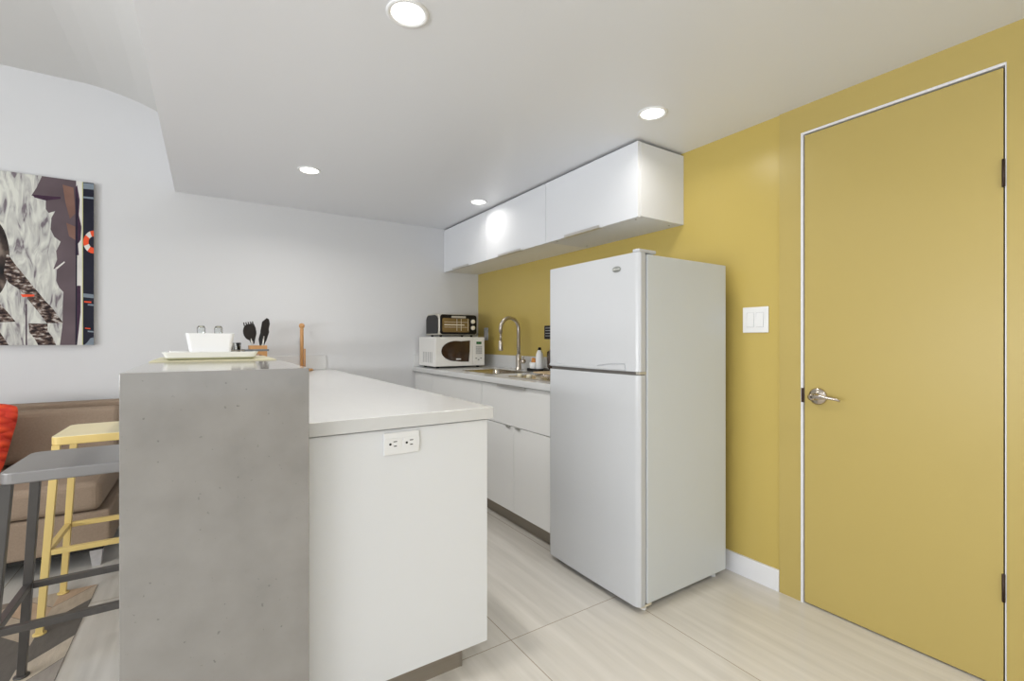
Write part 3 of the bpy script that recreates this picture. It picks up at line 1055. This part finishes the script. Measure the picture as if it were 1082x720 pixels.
# ------------------------------------------------------------------ bar stools
RUG_T = .0036
def stool(name, mseat, medge, mleg, label, x, y, w, d, splay, hs=.76):
    t = thing(name, (x, y, 0), label, 'bar stool')
    bm = B(); prism(bm, rrect(-w / 2, w / 2, -d / 2, d / 2, .03), 'z', hs - .034, hs)
    bm.normal_update()
    for f in bm.faces:
        f.material_index = 0 if f.normal.z > .5 else 1
    obj('seat', bm, [mseat, medge], t, .004, 3)
    zt = hs - .0345
    top = {}
    for sx in (-1, 1):
        for sy in (-1, 1):
            a = Vector((sx * (w / 2 - .016), sy * (d / 2 - .018), zt))
            b = Vector((sx * (w / 2 + splay - .008), sy * (d / 2 + splay * .4 - .008), .006 + (RUG_T if sx < 0 else 0)))
            top[sx, sy] = (a, b)
            bm = B(); tube(bm, [a, b], [.0125, .011], square=True)
            lg = obj('leg', bm, mleg, t, .0015)
            bm = B(); lathe(bm, [(.021, b.z - .006), (.021, b.z - .002), (.015, b.z - .0002)], b.x, b.y, 16); obj('foot_pad', bm, mleg, lg)
    zs = .31

    def at(k, z):
        a, b = top[k]
        f = (z - a.z) / (b.z - a.z)
        return a + (b - a) * f
    for k1, k2 in (((-1, -1), (1, -1)), ((-1, 1), (1, 1)), ((-1, -1), (-1, 1)), ((1, -1), (1, 1))):
        p, q = at(k1, zs), at(k2, zs)
        dd = (q - p).normalized() * .013
        bm = B(); tube(bm, [p + dd, q - dd], .0100, square=True); obj('stretcher', bm, mleg, t, .001)
    return t


stool('bar_stool', M['gun_top'], M['gun_top'], M['gun'], 'dark grey metal bar stool, nearest, tucked against the grey bar', -.325, 2.065, .355, .32, .035)
stool('bar_stool', M['yseat'], M['ystool'], M['ystool'], 'pale yellow metal bar stool behind the dark grey one', -.345, 2.69, .35, .34, .035)

# ------------------------------------------------------------------ rug
RX1, RY1 = -.432, 2.885
t = None
bm = B()
cols = [(.44, .36, .275), (.25, .205, .165), (.56, .48, .38), (.13, .115, .10), (.48, .34, .23), (.36, .32, .28)]
rm = [mat('hide_patch_' + n, c, .85, var=.22, scale=14, bump=.2, bscale=120, stretch=(4, 1, 1))
      for n, c in zip(('tan', 'taupe', 'cream', 'charcoal', 'russet', 'grey'), cols)]
RX0, RY0 = -2.5, 1.0
box(bm, RX0, RX1, RY0, RY1, 0, .003, 3)
pw, ph = .125, .30
zt = .0034
nx = int((RX1 - RX0) / pw) + 1
for i in range(nx):
    xa, xb = RX1 - (i + 1) * pw, RX1 - i * pw
    s = 1 if i % 2 == 0 else -1
    y = RY1 + ph
    j = 0
    while y > RY0 - ph:
        off = .15
        quad = [(xa, y - (off if s > 0 else 0)), (xb, y - (0 if s > 0 else off)),
                (xb, y - ph / 2 - (0 if s > 0 else off) + .004), (xa, y - ph / 2 - (off if s > 0 else 0) + .004)]
        # clip to the rug in y
        poly = quad
        for lim, sg in ((RY1, -1), (RY0, 1)):
            out = []
            for a, b in zip(poly, poly[1:] + poly[:1]):
                ia, ib = (a[1] - lim) * sg >= 0, (b[1] - lim) * sg >= 0
                if ia:
                    out.append(a)
                if ia != ib:
                    f = (lim - a[1]) / (b[1] - a[1])
                    out.append((a[0] + (b[0] - a[0]) * f, lim))
            poly = out
            if len(poly) < 3:
                break
        if len(poly) >= 3:
            poly = [(max(p[0], RX0), p[1]) for p in poly]
            c = (0, 1, 2, 3, 4, 1, 5, 3, 0)[(i * 5 + j * 4) % 9]
            f = bm.faces.new([bm.verts.new((p[0], p[1], zt)) for p in poly])
            f.material_index = c
            if f.normal.z < 0:
                f.normal_flip()
        y -= ph / 2
        j += 1
bm.normal_update()
for f in bm.faces:
    if abs(f.calc_center_median().z - zt) < 1e-5 and f.normal.z < 0:
        f.normal_flip()
tag(obj('area_rug', bm, rm), 'patchwork rug of grey, tan and charcoal slanted patches under the bar stools', 'rug')

# ------------------------------------------------------------------ sofa
SX0, SX1, SY0, SY1 = -2.35, -.415, 3.10, YB - .03
t = thing('sofa', ((SX0 + SX1) / 2, (SY0 + SY1) / 2, 0), 'taupe fabric sofa against the white back wall behind the bar stools', 'sofa')
ox, oy = (SX0 + SX1) / 2, (SY0 + SY1) / 2


def lbox(x0, x1, y0, y1, z0, z1):
    bm = B(); box(bm, x0 - ox, x1 - ox, y0 - oy, y1 - oy, z0, z1); return bm


obj('base', lbox(SX0, SX1, SY0, SY1, .10, .285), M['sofa'], t, .015, 3)
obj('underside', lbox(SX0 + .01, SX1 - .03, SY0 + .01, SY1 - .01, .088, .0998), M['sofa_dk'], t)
obj('back_frame', lbox(SX0, SX1 + .02, SY1 - .12, SY1, .2855, .765), M['sofa'], t, .012, 3)
mid = (SX0 + SX1) / 2
for a, b in ((SX0 + .01, mid - .004), (mid + .004, SX1 - .035)):
    obj('seat_cushion', lbox(a, b, SY0 - .012, SY1 - .125, .290, .435), M['sofa'], t, .035, 4)
    bm = B()
    box(bm, a - ox, b - ox, SY1 - .30 - oy, SY1 - .135 - oy, .440, .735, rot=(-.10, 0, 0), piv=(0, SY1 - .13 - oy, .44))
    obj('back_cushion', bm, M['sofa'], t, .04, 4)
for x, y in ((SX1 - .06, SY0 + .05), (SX0 + .06, SY0 + .05), (SX1 - .06, SY1 - .06), (SX0 + .06, SY1 - .06)):
    bm = B()
    a, b = .026, .017
    rr = [[bm.verts.new((x - ox + sx * r, y - oy + sy * r, z)) for sx, sy in ((-1, -1), (1, -1), (1, 1), (-1, 1))] for r, z in ((b, 0), (a, .0875))]
    for i in range(4):
        bm.faces.new((rr[0][i], rr[0][(i + 1) % 4], rr[1][(i + 1) % 4], rr[1][i]))
    bm.faces.new(rr[0]); bm.faces.new(rr[1])
    bmesh.ops.recalc_face_normals(bm, faces=bm.faces[:])
    obj('leg', bm, M['leg_s'], t, .001)

# orange cushion
bm = B()
n = 22
S2 = .20
g = {}
for side in (1, -1):
    for i in range(n + 1):
        for j in range(n + 1):
            u, v = i / n * 2 - 1, j / n * 2 - 1
            edge = (i in (0, n) or j in (0, n))
            if edge and side == -1:
                g[side, i, j] = g[1, i, j]
                continue
            th = .085 * (max(0, 1 - abs(u) ** 2.4) * max(0, 1 - abs(v) ** 2.4)) ** .55
            rip = .006 * sin(u * 19 + v * 9) * sin(v * 21 - u * 8) if not edge else 0
            k = 1 - .11 * (u ** 4 * v ** 4) - .03 * (1 - abs(u)) * abs(v) ** 4 - .03 * (1 - abs(v)) * abs(u) ** 4
            g[side, i, j] = bm.verts.new((u * S2 * k, -side * (th + rip), v * S2 * k))
for side in (1, -1):
    for i in range(n):
        for j in range(n):
            f = bm.faces.new((g[side, i, j], g[side, i + 1, j], g[side, i + 1, j + 1], g[side, i, j + 1]))
            f.smooth = True
bmesh.ops.recalc_face_normals(bm, faces=bm.faces[:])
o = tag(obj('throw_cushion', bm, M['knot'], None, subsurf=1), 'orange-red ruched throw cushion leaning on the taupe sofa back', 'cushion')
o.location = (-1.035, 3.43, .645)
o.rotation_euler = (-.30, radians(6), radians(-8))

# ------------------------------------------------------------------ picture on the back wall
PX1, PZ1, PZ0 = -.607, 2.136, 1.112
PW = 1.45
t = thing('wall_picture', (PX1 - PW / 2, YB - .001, PZ0), 'large frameless canvas print of torn posters and peeling paint on the back wall', 'picture')
bm = B(); box(bm, -PW / 2, PW / 2, -.032, 0, 0, PZ1 - PZ0)
obj('canvas', bm, mat('canvas_edge', (.42, .40, .38), .7), t)
pm = [paper_material(),
      mat('print_plum_grey', (.115, .085, .095), .4, spec=.15, var=.45, scale=5),
      blotch_material('print_charred_band', (.02, .012, .012), (.14, .09, .07), (.52, .48, .44)),
      mat('print_navy', (.014, .014, .026), .4, spec=.15, var=.3),
      mat('print_blue_grey', (.20, .24, .28), .4, spec=.15, var=.2, scale=20),
      mat('print_orange_red', (.80, .09, .03), .4, spec=.15),
      mat('print_white', (.68, .66, .62), .4, spec=.15, var=.2, scale=30, stretch=(1, 1, .3)),
      mat('print_dark_plum', (.05, .022, .045), .4, spec=.15, var=.5, scale=25),
      mat('print_lime_line', (.50, .50, .22), .4, spec=.15),
      blotch_material('print_brown_figure', (.012, .009, .010), (.05, .034, .028), (.22, .17, .14), (9, 1, 5)),
      mat('print_rust', (.20, .11, .085), .45, spec=.15, var=.35, scale=9)]
bm = B()
HH = PZ1 - PZ0
K = .420 / 101.0                      # metres across the print per unit of drawing width


def P(a, b):
    """drawing units (0..101 across the right-hand part, 182..366 down) to the print's own plane"""
    top = 182 + a * .12
    bot = 366 - a * .02
    return (PW / 2 - (101 - a) * K, HH * (1 - (b - top) / (bot - top)))


layer = [0]


def patch(pts, mi, lift=1):
    q = [P(*p) for p in pts]
    yy = -.0322 - .0003 * lift
    f = bm.faces.new([bm.verts.new((p[0], yy, min(HH, max(0, p[1])))) for p in q])
    f.material_index = mi
    f.normal_update()
    if f.normal.y > 0:
        f.normal_flip()


f = bm.faces.new([bm.verts.new(v) for v in ((-PW / 2, -.0322, 0), (PW / 2, -.0322, 0), (PW / 2, -.0322, HH), (-PW / 2, -.0322, HH))])
patch([(44, 187), (38, 200), (33, 208), (48, 212), (48, 222), (51, 226), (58, 224), (54, 231), (53, 243), (57, 251), (64, 256), (59, 266), (60, 275), (56, 285),
       (60, 284), (59, 297), (62, 304), (67, 309), (66, 324), (66, 343), (63, 366), (81, 366), (82, 191)], 1, 1)
patch([(34, 207), (64, 209), (64, 211), (48, 213), (36, 210)], 7, 2)
patch([(66, 196), (78, 199), (80, 226), (74, 232), (69, 214)], 10, 2)
patch([(70, 236), (80, 240), (80, 254), (73, 250)], 10, 2)
patch([(58, 284), (68, 276.5), (68.5, 278), (60, 285)], 6, 2)
# torn strip
patch([(81, 191), (88, 193), (88, 366), (81, 366)], 6, 2)
patch([(80, 200), (82, 196), (85, 212), (84, 228), (87, 240), (86, 254), (83, 258), (84, 270), (80, 270)], 7, 3)
patch([(82, 302), (86, 302), (86, 330), (84, 348), (82, 366), (80, 366)], 7, 3)
patch([(81, 205), (82.5, 212), (81.5, 366), (80, 366)], 3, 4)
patch([(87.7, 193), (88.7, 193), (88.7, 366), (87.7, 366)], 8, 4)
patch([(88.7, 193), (101, 194), (101, 366), (88.7, 366)], 3, 2)
patch([(89, 194), (101, 195), (101, 201), (89, 200)], 4, 3)
patch([(89, 208), (101, 209), (101, 211), (89, 210)], 4, 3)
patch([(89, 310), (101, 311), (101, 315), (89, 314)], 4, 3)
patch([(90, 318), (98, 318.5), (98, 320), (90, 319.5)], 5, 3)
patch([(94, 321), (101, 321.5), (101, 323), (94, 322.5)], 4, 3)
patch([(91, 346), (97, 346.5), (97, 347.5), (91, 347)], 5, 3)
patch([(94, 349), (101, 349.5), (101, 351), (94, 350.5)], 4, 3)
patch([(93, 362), (97, 357), (101, 356), (101, 366), (90, 366)], 4, 3)
# life ring, cut by the right edge
for a0, a1, mi in ((90, 112, 5), (112, 142, 6), (142, 170, 5), (170, 178, 5), (178, 182, 5), (182, 200, 5), (200, 232, 6), (232, 270, 5)):
    k = 6
    o1 = [(101 + 12 * cos(radians(a0 + (a1 - a0) * i / k)), 256 - 12 * sin(radians(a0 + (a1 - a0) * i / k))) for i in range(k + 1)]
    i1 = [(101 + 6 * cos(radians(a0 + (a1 - a0) * i / k)), 256 - 6 * sin(radians(a0 + (a1 - a0) * i / k))) for i in range(k + 1)]
    patch(o1 + i1[::-1], mi, 4)
# dark figure and charred bands on the left
el = [(-8 + 19 * cos(radians(a)), 275 - 42 * sin(radians(a))) for a in range(-90, 91, 9)]
patch(el, 9, 1)
patch([(8, 268), (16, 280), (32, 300), (47, 318), (56, 327), (60, 333), (67, 341.5), (49, 342), (40, 330), (30, 318), (22, 308), (10, 300), (5, 292)], 2, 2)
patch([(30, 342.5), (50, 342.5), (50, 350), (55, 356), (59, 366), (40, 366), (36, 358), (31, 352)], 2, 2)
patch([(-3, 318), (8, 330), (17, 341), (-3, 342)], 2, 2)
patch([(-6, 343), (0, 350), (10, 366), (-6, 366)], 2, 2)
patch([(22, 312), (36, 312), (36, 314), (24, 315)], 5, 3)
patch([(27, 322), (28.5, 322), (28.5, 366), (27, 366)], 7, 1)
patch([(-132, 178), (-92, 176), (-96, 200), (-84, 214), (-91, 236), (-80, 262), (-88, 280), (-84, 306), (-93, 330), (-90, 366), (-118, 366), (-112, 322), (-121, 300), (-115, 262), (-126, 240), (-119, 212)], 1, 1)
patch([(-150, 176), (-143, 176), (-146, 240), (-139, 300), (-147, 366), (-154, 366)], 7, 2)
patch([(-60, 340), (-30, 300), (-20, 300), (-44, 366), (-60, 366)], 2, 1)
pr = obj('print', bm, pm, t)
